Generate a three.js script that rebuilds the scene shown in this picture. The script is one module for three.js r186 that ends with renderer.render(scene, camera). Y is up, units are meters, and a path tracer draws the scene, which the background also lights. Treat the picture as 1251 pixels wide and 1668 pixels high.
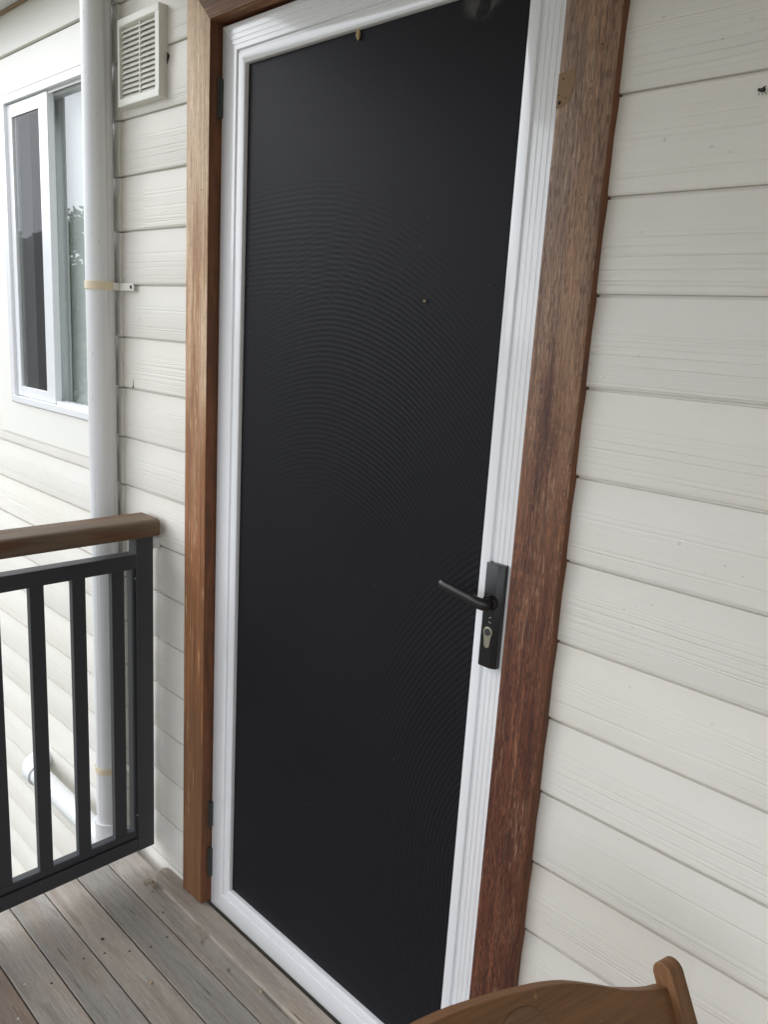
import * as THREE from 'three';
import { RoundedBoxGeometry } from 'three/addons/geometries/RoundedBoxGeometry.js';
import { mergeGeometries, mergeVertices, toCreasedNormals } from 'three/addons/utils/BufferGeometryUtils.js';

// ---------------------------------------------------------------- camera, sky, sun, exposure
const G = 1.43;                                  // height of the camera above the deck; everything below is measured from the camera's height
const scene = new THREE.Scene();
const camera = new THREE.PerspectiveCamera(64.985, 769 / 1024, 0.05, 400);
camera.rotation.order = 'YXZ';
camera.position.set(0.0006, G, 0.9987);
camera.rotation.set(-0.22103, 0.76767, 0.06082);
scene.add(camera);

const renderer = new THREE.WebGLRenderer({ antialias: true });
renderer.setSize(769, 1024);
renderer.toneMapping = THREE.LinearToneMapping;
renderer.toneMappingExposure = 1.2;
renderer.shadowMap.enabled = true;

const SUN = new THREE.Vector3(-1, 0.62, 0.62).normalize();
const sun = new THREE.DirectionalLight(new THREE.Color(1, 0.97, 0.92), 0.5);
sun.position.copy(SUN).multiplyScalar(20); sun.castShadow = true; sun.shadow.radius = 34;
sun.shadow.mapSize.set(2048, 2048);
Object.assign(sun.shadow.camera, { left: -6, right: 6, top: 6, bottom: -6, near: 1, far: 60 });
scene.add(sun, sun.target);

// ---------------------------------------------------------------- noise and textures
function hash(x, y, s) { let h = Math.imul(x | 0, 374761393) + Math.imul(y | 0, 668265263) + Math.imul(s | 0, 2147483647 ^ 0x5bd1e995); h = Math.imul(h ^ (h >>> 13), 1274126177); h ^= h >>> 16; return (h >>> 0) / 4294967296; }
function vn(x, y, s) { const i = Math.floor(x), j = Math.floor(y), f = x - i, g = y - j, u = f * f * (3 - 2 * f), v = g * g * (3 - 2 * g); const a = hash(i, j, s), b = hash(i + 1, j, s), c = hash(i, j + 1, s), d = hash(i + 1, j + 1, s); return a + (b - a) * u + (c - a) * v + (a - b - c + d) * u * v; }
const fbm = (x, y, s, o = 4) => { let r = 0, a = 0.5, t = 0; for (let k = 0; k < o; k++) { r += a * vn(x, y, s + k * 17); t += a; a *= 0.5; x *= 2.03; y *= 2.03; } return r / t; };
const sst = (a, b, x) => { const t = Math.min(1, Math.max(0, (x - a) / (b - a))); return t * t * (3 - 2 * t); };
const mix = (a, b, t) => a + (b - a) * t;
const mix3 = (a, b, t) => [mix(a[0], b[0], t), mix(a[1], b[1], t), mix(a[2], b[2], t)];
let seed = 7; const rnd = () => { seed = (Math.imul(seed, 1664525) + 1013904223) >>> 0; return seed / 4294967296; };
const rr = (a, b) => a + (b - a) * rnd();

{ // bright overcast sky, brighter round the veiled sun
  const W = 512, H = 256, d = new Float32Array(W * H * 4), v = new THREE.Vector3();
  for (let j = 0; j < H; j++) for (let i = 0; i < W; i++) {
    const th = (j + 0.5) / H * Math.PI - Math.PI / 2, ph = ((i + 0.5) / W - 0.5) * 2 * Math.PI;
    v.set(Math.cos(th) * Math.cos(ph), Math.sin(th), Math.cos(th) * Math.sin(ph));
    const c = fbm(v.x * 2.2 + 9, v.z * 2.2 + v.y * 1.3 + 4, 3, 5), g = Math.max(0, v.dot(SUN));
    const up = Math.max(0, v.y), base = 1.9 + 0.35 * up + 0.5 * (c - 0.5) + 0.9 * Math.pow(g, 8);
    const o = (j * W + i) * 4, below = v.y < 0 ? 0.4 : 1;
    d[o] = base * 0.945 * below; d[o + 1] = base * 0.99 * below; d[o + 2] = base * 1.065 * below; d[o + 3] = 1;
  }
  const t = new THREE.DataTexture(d, W, H, THREE.RGBAFormat, THREE.FloatType);
  t.mapping = THREE.EquirectangularReflectionMapping; t.magFilter = t.minFilter = THREE.LinearFilter; t.wrapS = THREE.RepeatWrapping; t.needsUpdate = true;
  scene.background = t; scene.environment = t;
}

function tex(w, h, fn, srgb = true) {            // fn(u, v) -> [r, g, b] 0..255 or one number; v runs upward
  const d = new Uint8Array(w * h * 4);
  for (let j = 0; j < h; j++) for (let i = 0; i < w; i++) {
    const c = fn((i + 0.5) / w, (j + 0.5) / h, i, j), o = (j * w + i) * 4;
    if (typeof c === 'number') d[o] = d[o + 1] = d[o + 2] = Math.max(0, Math.min(255, c));
    else for (let k = 0; k < 3; k++) d[o + k] = Math.max(0, Math.min(255, c[k]));
    d[o + 3] = 255;
  }
  const t = new THREE.DataTexture(d, w, h, THREE.RGBAFormat);
  if (srgb) t.colorSpace = THREE.SRGBColorSpace;
  t.magFilter = THREE.LinearFilter; t.minFilter = THREE.LinearMipmapLinearFilter; t.generateMipmaps = true;
  t.wrapS = t.wrapT = THREE.RepeatWrapping; t.needsUpdate = true;
  return t;
}

// embossed wood grain of the vinyl siding: four rows, one board high each; smooth where the profile is coved
const SIDE_LEN = 2.6;
const sidingBump = tex(2048, 1024, (u, v) => {
  const row = Math.floor(v * 4), t = v * 4 - row, x = u * SIDE_LEN, y = t * 0.1229;
  const wob = 0.006 * (fbm(x * 2.1, row * 5 + t * 2, 11, 3) - 0.5) + 0.0014 * (vn(x * 14, t * 3 + row * 9, 12) - 0.5);
  const yy = (y + wob) * 430, n = vn(yy + row * 40, x * 1.5 + row * 7, 21), m = vn(yy * 2.3 + 91, x * 3.2, 22 + row);
  const groove = sst(0.62, 0.86, n) * (0.45 + 0.9 * vn(x * 2.4, yy * 0.25, 23 + row)) + 0.35 * sst(0.72, 0.9, m);
  const where = 1 - sst(0.55, 0.72, t + 0.16 * (fbm(x * 1.2, row * 3, 31, 3) - 0.5)), faint = 0.1;
  return 225 - 170 * groove * (faint + (1 - faint) * where) * sst(0.12, 0.55, 0.2 + fbm(x * 1.1 + row * 3, t * 1.3, 35, 2));
}, false);
const sidingMap = tex(1024, 512, (u, v) => {
  const row = Math.floor(v * 4), x = u * SIDE_LEN, y = v * 0.4916, m = fbm(x * 6, y * 9, 41, 4) - 0.5;
  let k = 1 + 0.035 * m;
  const sp = vn(x * 130, y * 130, 43); if (sp > 0.972 && vn(x * 9, y * 9, 44) > 0.62) k *= 0.88;
  return [230 * k, 226 * k, (218 + 4 * m) * k];
});

// weathered deck boards: eight rows
const DECK_LEN = 2.4;
const deckMap = tex(2048, 1024, (u, v) => {
  const row = Math.floor(v * 8), t = v * 8 - row, x = u * DECK_LEN, y = t * 0.085 + row;
  const fine = 0.6 * (vn(x * 26, y * 900, 51) - 0.5) + 0.7 * (vn(x * 90, y * 1400, 50) - 0.5), mid = fbm(x * 5, y * 120 + 0.5 * vn(x * 3, row, 8), 52, 4) - 0.5, big = fbm(x * 2.2, y * 14, 53, 3) - 0.5;
  let c = mix3([172, 166, 158], [152, 145, 137], 0.5 + 1.0 * mid);
  c = mix3(c, [168, 148, 126], sst(0.56, 0.75, fbm(x * 3.1 + 5, y * 22, 54, 3)) * 0.35);
  c = mix3(c, [118, 106, 95], sst(0.60, 0.72, fbm(x * 6.5, y * 60, 55, 4)) * 0.25);
  const k = 1 + 0.17 * fine + 0.2 * big + (hash(row, 3, 5) - 0.5) * 0.1;
  const crack = vn(x * 9, y * 420, 57) > 0.93 ? 0.72 : 1;
  const sp = vn(x * 260, y * 260, 58) > 0.975 ? 1.22 : 1;
  return c.map((q) => q * k * crack * sp);
});
const deckBump = tex(1024, 1024, (u, v) => {
  const row = Math.floor(v * 8), x = u * DECK_LEN, y = (v * 8 - row) * 0.085 + row;
  return 150 + 90 * (vn(x * 22, y * 850, 61) - 0.5) + 80 * (fbm(x * 5, y * 130, 62, 3) - 0.5);
}, false);

// hardwood of the door frame: u across 0.1 m, v along 2.05 m; the oil has worn off in patches
function jambTex(kind) {
  return tex(256, 2048, (u, v) => {
    const x = u * 0.1, y = v * 2.05, wav = 0.004 * (fbm(x * 20, y * 3, 70 + kind, 3) - 0.5);
    const fine = vn((x + wav) * 720, y * 26, 71 + kind), fine2 = vn((x + wav) * 1500, y * 70, 72 + kind), mid = fbm((x + wav) * 130, y * 6, 73 + kind, 4), big = fbm(x * 22 + 3, y * 3.1, 74 + kind, 4);
    let c;
    const cell = vn((x + wav) * 850, y * 95, 83 + kind), cell2 = vn((x + wav) * 1150 + 40, y * 130, 84 + kind);
    if (u > 0.91) {                               // side of the timber, a darker brown
      c = mix3(mix3([124, 76, 46], [98, 60, 37], mid), [146, 100, 64], 0.5 * sst(0.6, 0.75, fbm(x * 90, y * 4, 85, 3)));
    } else if (kind === 0) {                      // hinge side: worn tan and painted-in sky light above, oiled amber, brown below
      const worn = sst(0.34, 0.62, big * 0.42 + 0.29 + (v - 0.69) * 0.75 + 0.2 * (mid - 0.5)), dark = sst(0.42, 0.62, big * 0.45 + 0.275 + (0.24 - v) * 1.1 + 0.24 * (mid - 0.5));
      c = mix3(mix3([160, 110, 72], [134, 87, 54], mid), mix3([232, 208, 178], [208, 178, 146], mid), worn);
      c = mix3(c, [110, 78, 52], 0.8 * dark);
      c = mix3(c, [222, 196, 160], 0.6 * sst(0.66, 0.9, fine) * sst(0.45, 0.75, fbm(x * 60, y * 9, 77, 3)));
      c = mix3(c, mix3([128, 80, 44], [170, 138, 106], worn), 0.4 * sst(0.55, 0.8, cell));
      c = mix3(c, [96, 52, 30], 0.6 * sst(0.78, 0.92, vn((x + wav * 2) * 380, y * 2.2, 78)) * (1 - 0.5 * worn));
    } else {                                      // lock side: grey brown above, deep red brown below with pale flecks
      const edge = big * 0.5 + 0.25 + 0.2 * (mid - 0.5), worn = sst(0.34, 0.64, edge + (v - 0.66) * 0.75), deep = sst(0.36, 0.62, edge + (0.50 - v) * 0.7);
      c = mix3(mix3([146, 96, 64], [118, 74, 48], mid), mix3([152, 124, 102], [128, 100, 80], mid), worn);
      c = mix3(c, mix3([100, 56, 36], [76, 38, 24], mid), deep);
      c = mix3(c, mix3([90, 64, 48], [50, 24, 16], deep), 0.62 * sst(0.5, 0.72, cell));
      c = mix3(c, mix3([190, 162, 134], [164, 112, 80], deep), mix(0.5, 0.4, deep) * sst(0.6, 0.82, cell2) * sst(0.3, 0.65, fbm(x * 60, y * 14, 79, 3)));
      const scuff = sst(0.66, 0.8, vn((x + wav) * 900, y * 55, 80)) * sst(0.58, 0.70, fbm(x * 55 + 2, y * 6, 81, 3));
      c = mix3(c, [206, 186, 160], 0.35 * scuff);
      const line = sst(0.8, 0.9, vn((x + wav * 2) * 300, y * 1.6, 87)) * sst(0.4, 0.6, fbm(x * 30, y * 7, 88, 3)); c = mix3(c, [58, 30, 20], 0.5 * line);
      const warm = sst(0.5, 0.75, fbm(x * 32 + 8, y * 4, 82, 3)) * worn; c = mix3(c, [172, 134, 96], 0.4 * warm);
      const edgeGrey = sst(0.66, 0.78, x / 0.1 + 0.25 * (fbm(x * 40, y * 6, 86, 3) - 0.5)) * (1 - sst(0.12, 0.22, v)); c = mix3(c, [104, 92, 82], 0.5 * edgeGrey * sst(0.4, 0.6, cell2));
    }
    const k = 1 + 0.16 * (fine - 0.5) + 0.12 * (fine2 - 0.5) + 0.22 * (vn((x + wav * 3) * 560, y * 3.5, 89) - 0.5);
    return c.map((q) => q * k);
  });
}
const jambBump = tex(256, 2048, (u, v) => { const x = u * 0.1, y = v * 2.05; return 150 + 90 * (vn(x * 720, y * 26, 71) - 0.5) + 60 * (vn(x * 1500, y * 70, 72) - 0.5); }, false);
const brownWood = tex(1024, 256, (u, v) => {      // stained chair timber: u 1 m along the grain, v 0.25 m
  const x = u, y = v * 0.25, w = 0.004 * fbm(x * 6, y * 10, 90, 3), f = vn(x * 30, (y + w) * 1100, 91) - 0.5, m = 0.5 + 0.6 * (fbm(x * 5, (y + w) * 150, 92, 4) - 0.5);
  let c = mix3([136, 95, 60], [107, 74, 46], m); c = mix3(c, [88, 56, 30], 0.22 * sst(0.62, 0.85, vn(x * 7, (y + w) * 420, 98))); if (vn(x * 160, y * 160, 93) > 0.968) c = mix3(c, [180, 140, 96], 0.6);
  return c.map((q) => q * (1 + 0.16 * f));
});
const railWood = tex(1024, 256, (u, v) => {       // handrail timber
  const x = u, y = v * 0.25, f = vn(x * 24, y * 700, 94) - 0.5, m = fbm(x * 6, y * 90, 95, 4), p = sst(0.5, 0.66, fbm(x * 5 + 2, y * 30, 96, 3));
  const c = mix3(mix3([116, 98, 78], [92, 76, 58], m), [104, 66, 42], 0.7 * p);
  return c.map((q) => q * (1 + 0.2 * f));
});

const pvcMap = tex(256, 512, (u, v) => { const n = fbm(u * 12, v * 10, 110, 4), sp = vn(u * 90, v * 130, 111) > 0.975 ? 0.8 : 1, st = sst(0.62, 0.8, fbm(u * 26, v * 3, 112, 3)); const k = (1 - 0.05 * n - 0.09 * st) * sp; return [254 * k, 253 * k, 250 * k]; });
// insect mesh: a tight black cloth; arc ripples put into its relief imitate moire fringes
const MESHW = 0.668, MESHH = 1.86;
const meshBump = tex(1024, 2048, (u, v) => {
  const x = u * MESHW, y = v * MESHH, wx = 0.05 * (fbm(x * 3, y * 2, 101, 2) - 0.5), wy = 0.05 * (fbm(x * 3 + 7, y * 2, 102, 2) - 0.5);
  const r1 = Math.hypot((x - 0.26 + wx) * 1.0, (y - 0.62 + wy) * 0.8), r2 = Math.hypot(x - 0.92 + wx, (y - 0.38 + wy) * 0.75), r3 = Math.hypot(x - 0.1, (y - 1.0 + wy) * 1.2);
  const a1 = sst(0.25, 0.42, r1) * (1 - sst(0.55, 0.85, r1)) * (0.2 + 0.8 * sst(0.05, 0.5, x)) * sst(0.5, 0.75, y);
  const a2 = sst(0.1, 0.3, r2) * (1 - sst(0.5, 0.62, r2)) * sst(0.25, 0.6, x) * 0.9, a3 = 0.45 * sst(0.45, 0.55, r3) * (1 - sst(0.68, 0.8, r3)) * sst(1.2, 1.4, y);
  const weave = 14 * (hash(Math.floor(u * 1024), Math.floor(v * 2048), 5) - 0.5);
  return 128 + 36 * a1 * Math.sin(r1 * 2 * Math.PI / 0.0078) + 52 * a2 * Math.sin(r2 * 2 * Math.PI / 0.0088) + 30 * a3 * Math.sin(r3 * 2 * Math.PI / 0.012) + weave + 60 * (fbm(x * 4, y * 3, 103, 2) - 0.5);
}, false);
const meshMap = tex(1024, 2048, (u, v) => {
  const x = u * MESHW, y = v * MESHH, n = hash(Math.floor(u * 1024), Math.floor(v * 2048), 9);
  let c = [29, 29, 33].map((q) => q * (0.9 + 0.2 * n) * (0.94 + 0.12 * fbm(x * 5, y * 4, 104, 3)));
  if (vn(x * 320, y * 320, 105) > 0.984 && vn(x * 22, y * 22, 106) > 0.6) c = [128, 122, 110];                       // dust specks
  const scuff = sst(0.66, 0.8, fbm(x * 30, y * 12, 107, 4)) * (sst(0.50, 0.54, x) * (1 - sst(0.6, 0.63, x)) * sst(1.80, 1.83, y) + sst(0.60, 0.64, x) * (1 - sst(0.1, 0.2, y)) + (1 - sst(0.012, 0.03, x)) * sst(1.7, 1.8, y) + (1 - sst(0.02, 0.045, x)) * sst(1.25, 1.3, y) * (1 - sst(1.35, 1.5, y)));
  const sm = sst(0.40, 0.62, fbm(x * 45, y * 30, 108, 4)) * (1 - sst(0.5, 1.0, Math.hypot((x - 0.575) / 0.045, (y - 1.84) / 0.035)));
  return mix3(c, [112, 108, 100], Math.max(0.75 * scuff, 0.6 * sm));
});

// ---------------------------------------------------------------- materials
const lin = (r, g, b) => new THREE.Color().setRGB(r, g, b);
const M = {
  siding: [0, 1, 2].map((k) => new THREE.MeshPhysicalMaterial({ map: sidingMap, color: lin(...[[0.98, 0.98, 0.98], [0.96, 0.963, 0.963], [1, 0.998, 0.99]][k]), roughness: 0.5, bumpMap: sidingBump, bumpScale: 0.0008 })),
  trim: new THREE.MeshPhysicalMaterial({ color: lin(0.78, 0.765, 0.71), roughness: 0.5 }),
  white: new THREE.MeshPhysicalMaterial({ color: lin(0.84, 0.85, 0.87), roughness: 0.25, clearcoat: 0.9, clearcoatRoughness: 0.06 }),
  pvc: new THREE.MeshPhysicalMaterial({ map: pvcMap, color: lin(0.76, 0.775, 0.80), roughness: 0.35 }),
  ventPlastic: new THREE.MeshPhysicalMaterial({ color: lin(0.80, 0.79, 0.73), roughness: 0.45 }),
  yellowed: new THREE.MeshPhysicalMaterial({ color: lin(0.72, 0.62, 0.44), roughness: 0.5 }),
  mesh: new THREE.MeshPhysicalMaterial({ map: meshMap, roughness: 0.5, specularIntensity: 0.24, bumpMap: meshBump, bumpScale: 0.0014 }),
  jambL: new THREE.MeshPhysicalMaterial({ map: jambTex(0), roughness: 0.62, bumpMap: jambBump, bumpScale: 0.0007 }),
  jambR: new THREE.MeshPhysicalMaterial({ map: jambTex(1), roughness: 0.55, bumpMap: jambBump, bumpScale: 0.0007 }),
  reveal: new THREE.MeshPhysicalMaterial({ map: railWood, color: lin(1.15, 0.8, 0.6), roughness: 0.6 }),
  deck: [0, 1, 2, 3].map((k) => new THREE.MeshPhysicalMaterial({ map: deckMap, color: lin(...[[1, 0.98, 0.96], [0.9, 0.9, 0.89], [1.05, 1.0, 0.95], [0.95, 0.95, 0.96]][k]), roughness: 0.72, bumpMap: deckBump, bumpScale: 0.0009 })),
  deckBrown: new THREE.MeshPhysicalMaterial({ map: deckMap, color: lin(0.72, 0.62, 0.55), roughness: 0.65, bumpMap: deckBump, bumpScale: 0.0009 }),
  rail: new THREE.MeshPhysicalMaterial({ color: lin(0.042, 0.045, 0.052), roughness: 0.42 }),
  handrail: new THREE.MeshPhysicalMaterial({ map: railWood, roughness: 0.6, bumpMap: deckBump, bumpScale: 0.0005 }),
  black: new THREE.MeshPhysicalMaterial({ color: lin(0.012, 0.012, 0.013), roughness: 0.32 }),
  hinge: new THREE.MeshStandardMaterial({ color: lin(0.06, 0.062, 0.06), roughness: 0.5, metalness: 0.4 }),
  nickel: new THREE.MeshStandardMaterial({ color: lin(0.66, 0.63, 0.52), roughness: 0.3, metalness: 1 }),
  steel: new THREE.MeshStandardMaterial({ color: lin(0.55, 0.55, 0.54), roughness: 0.4, metalness: 1 }),
  dark: new THREE.MeshStandardMaterial({ color: lin(0.012, 0.011, 0.01), roughness: 0.8 }),
  chair: new THREE.MeshPhysicalMaterial({ map: brownWood, roughness: 0.66 }),
  chairPlug: new THREE.MeshPhysicalMaterial({ map: brownWood, color: lin(0.92, 0.98, 1.05), roughness: 0.45 }),
  glass: new THREE.MeshPhysicalMaterial({ color: lin(0.95, 0.97, 0.96), roughness: 0.01, transmission: 1, thickness: 0, ior: 1.9 }),
  curtainDark: new THREE.MeshStandardMaterial({ color: lin(0.34, 0.32, 0.34), roughness: 0.9 }),
  blind: new THREE.MeshStandardMaterial({ color: lin(0.60, 0.63, 0.62), roughness: 0.85 }),
  room: new THREE.MeshStandardMaterial({ color: lin(0.22, 0.21, 0.2), roughness: 0.9 }),
  ceiling: new THREE.MeshStandardMaterial({ color: lin(0.38, 0.32, 0.20), roughness: 0.7 }),
  fascia: new THREE.MeshStandardMaterial({ color: lin(0.30, 0.20, 0.12), roughness: 0.6 }),
  roof: new THREE.MeshStandardMaterial({ color: lin(0.25, 0.26, 0.27), roughness: 0.5, metalness: 0.3 }),
  grass: new THREE.MeshStandardMaterial({ color: lin(0.14, 0.135, 0.10), roughness: 0.95 }),
  leaf: new THREE.MeshPhysicalMaterial({ color: lin(0.06, 0.10, 0.035), roughness: 0.6, side: THREE.DoubleSide }),
  bark: new THREE.MeshStandardMaterial({ color: lin(0.16, 0.12, 0.09), roughness: 0.9 }),
  tan: new THREE.MeshStandardMaterial({ color: lin(0.55, 0.40, 0.20), roughness: 0.7 }),
  twig: new THREE.MeshStandardMaterial({ color: lin(0.30, 0.22, 0.14), roughness: 0.8 }),
  bug: new THREE.MeshStandardMaterial({ color: lin(0.01, 0.009, 0.008), roughness: 0.5 }),
  paleMark: new THREE.MeshStandardMaterial({ color: lin(0.6, 0.6, 0.6), roughness: 0.6 }),
};

// ---------------------------------------------------------------- builders
const names = {};
const numbered = (n) => { const k = names[n] = (names[n] ?? -1) + 1; return k ? n + '_' + String(k).padStart(3, '0') : n; };
function shade(o) { o.castShadow = o.receiveShadow = true; return o; }
function thing(name, label, category, at = [0, 0, 0], group) {
  const o = new THREE.Group(); o.name = numbered(name); o.position.set(at[0], at[1], at[2]); scene.add(o);
  if (label) o.userData = { label, category }; if (group) o.userData.group = group;
  return o;
}
function structure(name) { const o = new THREE.Group(); o.name = name; o.userData.kind = 'structure'; scene.add(o); return o; }
function part(name, geo, mat, parent, label) {    // geometry in scene coordinates (y measured from the camera's height) is moved into its parent's frame
  const m = shade(new THREE.Mesh(geo, mat)); m.name = name; parent.add(m);
  if (label) m.userData.label = label;
  return m;
}
function lift(geo, t) { return geo.translate(-t.position.x, G - t.position.y, -t.position.z); }
function worldUV(g, su = 1, sv = su, ou = 0, ov = 0, along = null) {   // uv in metres by the way a face points; along = axis of the grain
  g = g.index ? g.toNonIndexed() : g; const p = g.attributes.position, uv = new Float32Array(p.count * 2), a = new THREE.Vector3(), b = new THREE.Vector3(), c = new THREE.Vector3();
  for (let i = 0; i < p.count; i += 3) {
    a.fromBufferAttribute(p, i); b.fromBufferAttribute(p, i + 1).sub(a); c.fromBufferAttribute(p, i + 2).sub(a); b.cross(c);
    const n = [Math.abs(b.x), Math.abs(b.y), Math.abs(b.z)];
    for (let k = 0; k < 3; k++) {
      const q = [p.getX(i + k), p.getY(i + k), p.getZ(i + k)]; let u, v;
      if (along === null) { [u, v] = n[0] >= n[1] && n[0] >= n[2] ? [q[2], q[1]] : n[1] >= n[2] ? [q[0], q[2]] : [q[0], q[1]]; }
      else { const rest = [0, 1, 2].filter((m) => m !== along), flat = n[rest[0]] >= n[rest[1]] ? rest[1] : rest[0]; u = q[along]; v = q[flat]; }
      uv[(i + k) * 2] = u / su + ou; uv[(i + k) * 2 + 1] = v / sv + ov;
    }
  }
  g.setAttribute('uv', new THREE.BufferAttribute(uv, 2)); return g;
}
function box(x0, x1, y0, y1, z0, z1, r = 0.0015, seg = 2) {
  const w = x1 - x0, h = y1 - y0, d = z1 - z0, g = new RoundedBoxGeometry(w, h, d, seg, Math.min(r, w / 2.01, h / 2.01, d / 2.01));
  return g.translate((x0 + x1) / 2, (y0 + y1) / 2, (z0 + z1) / 2);
}
function sweepX(profile, x0, x1, uvOf) {          // closed profile of [y, z] drawn out along x, both ends capped
  const pos = [], uv = [], n = profile.length, P = (x, k) => [x, profile[k % n][0], profile[k % n][1]];
  const push = (v, t) => { pos.push(...v); uv.push(...t); };
  for (let k = 0; k < n; k++) {
    const a = P(x0, k), b = P(x1, k), c = P(x1, k + 1), d = P(x0, k + 1), ua = uvOf(x0, k), ub = uvOf(x1, k), uc = uvOf(x1, k + 1), ud = uvOf(x0, k + 1);
    push(a, ua); push(b, ub); push(c, uc); push(a, ua); push(c, uc); push(d, ud);
  }
  const tri = THREE.ShapeUtils.triangulateShape(profile.map(([y, z]) => new THREE.Vector2(z, y)), []);
  for (const [x, flip] of [[x0, true], [x1, false]]) for (const t of tri) for (const k of flip ? [t[0], t[1], t[2]] : [t[2], t[1], t[0]]) push(P(x, k), uvOf(x, k));
  const g = new THREE.BufferGeometry(); g.setAttribute('position', new THREE.Float32BufferAttribute(pos, 3)); g.setAttribute('uv', new THREE.Float32BufferAttribute(uv, 2));
  return creased(g, 0.5);
}
function creased(g, angle = 0.6) { if (!g.attributes.normal) g.computeVertexNormals(); return toCreasedNormals(g, angle); }
function fixWinding(g) { return g; }
function tube(points, r, seg = 24, rad = 10, closed = false) { return new THREE.TubeGeometry(new THREE.CatmullRomCurve3(points.map((p) => new THREE.Vector3(...p))), seg, r, rad, closed); }
function cyl(a, b, r0, r1 = r0, rad = 28, open = false) {
  const A = new THREE.Vector3(...a), B = new THREE.Vector3(...b), d = B.clone().sub(A), g = new THREE.CylinderGeometry(r1, r0, d.length(), rad, 1, open);
  g.applyQuaternion(new THREE.Quaternion().setFromUnitVectors(new THREE.Vector3(0, 1, 0), d.normalize())); return g.translate((A.x + B.x) / 2, (A.y + B.y) / 2, (A.z + B.z) / 2);
}

// ---------------------------------------------------------------- house wall of lap siding
const PITCH = 0.1229, FLOOR = -2.9, TOP = 0.94;
const wall = thing('house_wall', 'cream lap siding house wall with wood grain boards round the door', 'wall');
// profile of one board, from its drip edge upward: rolled lip, flat face, cove that runs back under the board above
function boardProfile(y0, zo, h = PITCH) {
  const f = 0.0135 + zo, back = zo - 0.006, top = y0 + h - 0.0042, p = [[y0 + 0.0004, back], [y0 + 0.0004, f - 0.005], [y0, f - 0.0036], [y0 + 0.0005, f - 0.0020], [y0 + 0.0020, f - 0.0007], [y0 + 0.0044, f], [y0 + 0.0056, f], [y0 + h * 0.58, f + 0.0002], [y0 + h * 0.6, f + 0.0001]];
  for (let k = 1; k <= 6; k++) { const t = k / 6; p.push([y0 + h * 0.6 + (top - y0 - h * 0.6) * t, f + 0.0001 - 0.0028 * Math.min(1, 1.2 * t)]); }
  p.push([top + 0.0004, f - 0.0036], [top + 0.0005, f - 0.0088], [y0 + h + 0.0012, f - 0.0088], [y0 + h + 0.0012, back]);
  return p;
}
let boardNo = 0;
function sidingBoard(x0, x1, y0, zo, name = 'siding_board') {
  const prof = boardProfile(y0, zo), row = (boardNo * 7 + 3) % 4, ou = hash(boardNo, 2, 9) * SIDE_LEN;
  const g = sweepX(prof, x0, x1, (x, k) => [(x + ou) / SIDE_LEN, (row + Math.min(0.99, Math.max(0.01, (prof[k % prof.length][0] - y0) / PITCH))) / 4]);
  part(name, lift(g, wall), M.siding[boardNo++ % 3], wall);
}
const ZW = 0, LZ = -0.014;
for (let n = -7; n < 24; n++) { const y = 0.0648 - PITCH * n; if (y < TOP - 0.02 && y > FLOOR - 0.1) sidingBoard(-0.592, 2.4, y, ZW); }                 // lock side of the door
for (let n = -7; n < 24; n++) {                                                                                                              // between door and pipe, with a moulded joint cover on each board end
  const y = 0.0722 - PITCH * n; if (y > TOP - 0.02 || y < FLOOR - 0.1) continue;
  sidingBoard(-1.892, -1.566, y, ZW);
  const pr = boardProfile(y - 0.0006, ZW).map(([a, b], i) => [a, b + (i > 0 && i < 16 ? 0.006 : 0)]);
  const ou = rnd(), g = sweepX(pr, -1.934, -1.876, (x, k) => [(x + ou) / SIDE_LEN, 0.22]);
  part('joint_cover', lift(g, wall), M.trim, wall);
}
for (let n = 4; n < 24; n++) { const y = 0.0722 - PITCH * n; if (y > FLOOR - 0.1) sidingBoard(-5.0, -1.958, y, LZ); }                                        // under the window
part('trim_rail', lift(box(-5.0, -1.936, -0.412, -0.3865, LZ - 0.004, LZ + 0.006, 0.002), wall), M.trim, wall);
part('frieze_board', lift(box(-5.0, -1.936, 0.706, 0.93, LZ - 0.004, LZ + 0.0115, 0.002), wall), M.trim, wall);
part('trim_rail', lift(box(-5.0, -1.936, 0.694, 0.7035, LZ - 0.004, LZ + 0.0025, 0.001), wall), M.trim, wall);
part('siding_board', lift(box(-5.0, -2.712, -0.384, 0.692, LZ - 0.03, LZ + 0.008, 0.001), wall), M.trim, wall);
{ // the framed wall behind the boards, with the openings of window and door left free
  const b = [[-5.2, -3.2, -2.9, 0.94], [-3.2, -2.04, -2.9, -0.29], [-3.2, -2.04, 0.60, 0.94], [-2.04, -1.572, -2.9, 0.94], [-1.572, -0.575, 0.58, 0.94], [-1.572, -0.575, -2.9, -1.45], [-0.575, 2.5, -2.9, 0.94]];
  part('wall_frame', lift(mergeGeometries(b.map(([x0, x1, y0, y1]) => new THREE.BoxGeometry(x1 - x0, y1 - y0, 0.12).translate((x0 + x1) / 2, (y0 + y1) / 2, -0.082))), wall), M.room, wall);
  const r = [[-5.2, 2.5, 0.94, 1.04, -3.2, -0.02], [-5.2, 2.5, -3.0, -2.9, -3.2, -0.02], [-5.2, 2.5, -3.0, 1.04, -3.3, -3.2], [-5.3, -5.2, -3, 1.04, -3.3, -0.02], [2.5, 2.6, -3, 1.04, -3.3, -0.02], [-1.64, -1.60, -2.9, 0.94, -3.2, -0.143]];
  part('inner_shell', lift(mergeGeometries(r.map(([x0, x1, y0, y1, z0, z1]) => new THREE.BoxGeometry(x1 - x0, y1 - y0, z1 - z0).translate((x0 + x1) / 2, (y0 + y1) / 2, (z0 + z1) / 2))), wall), M.room, wall);
}
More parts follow.
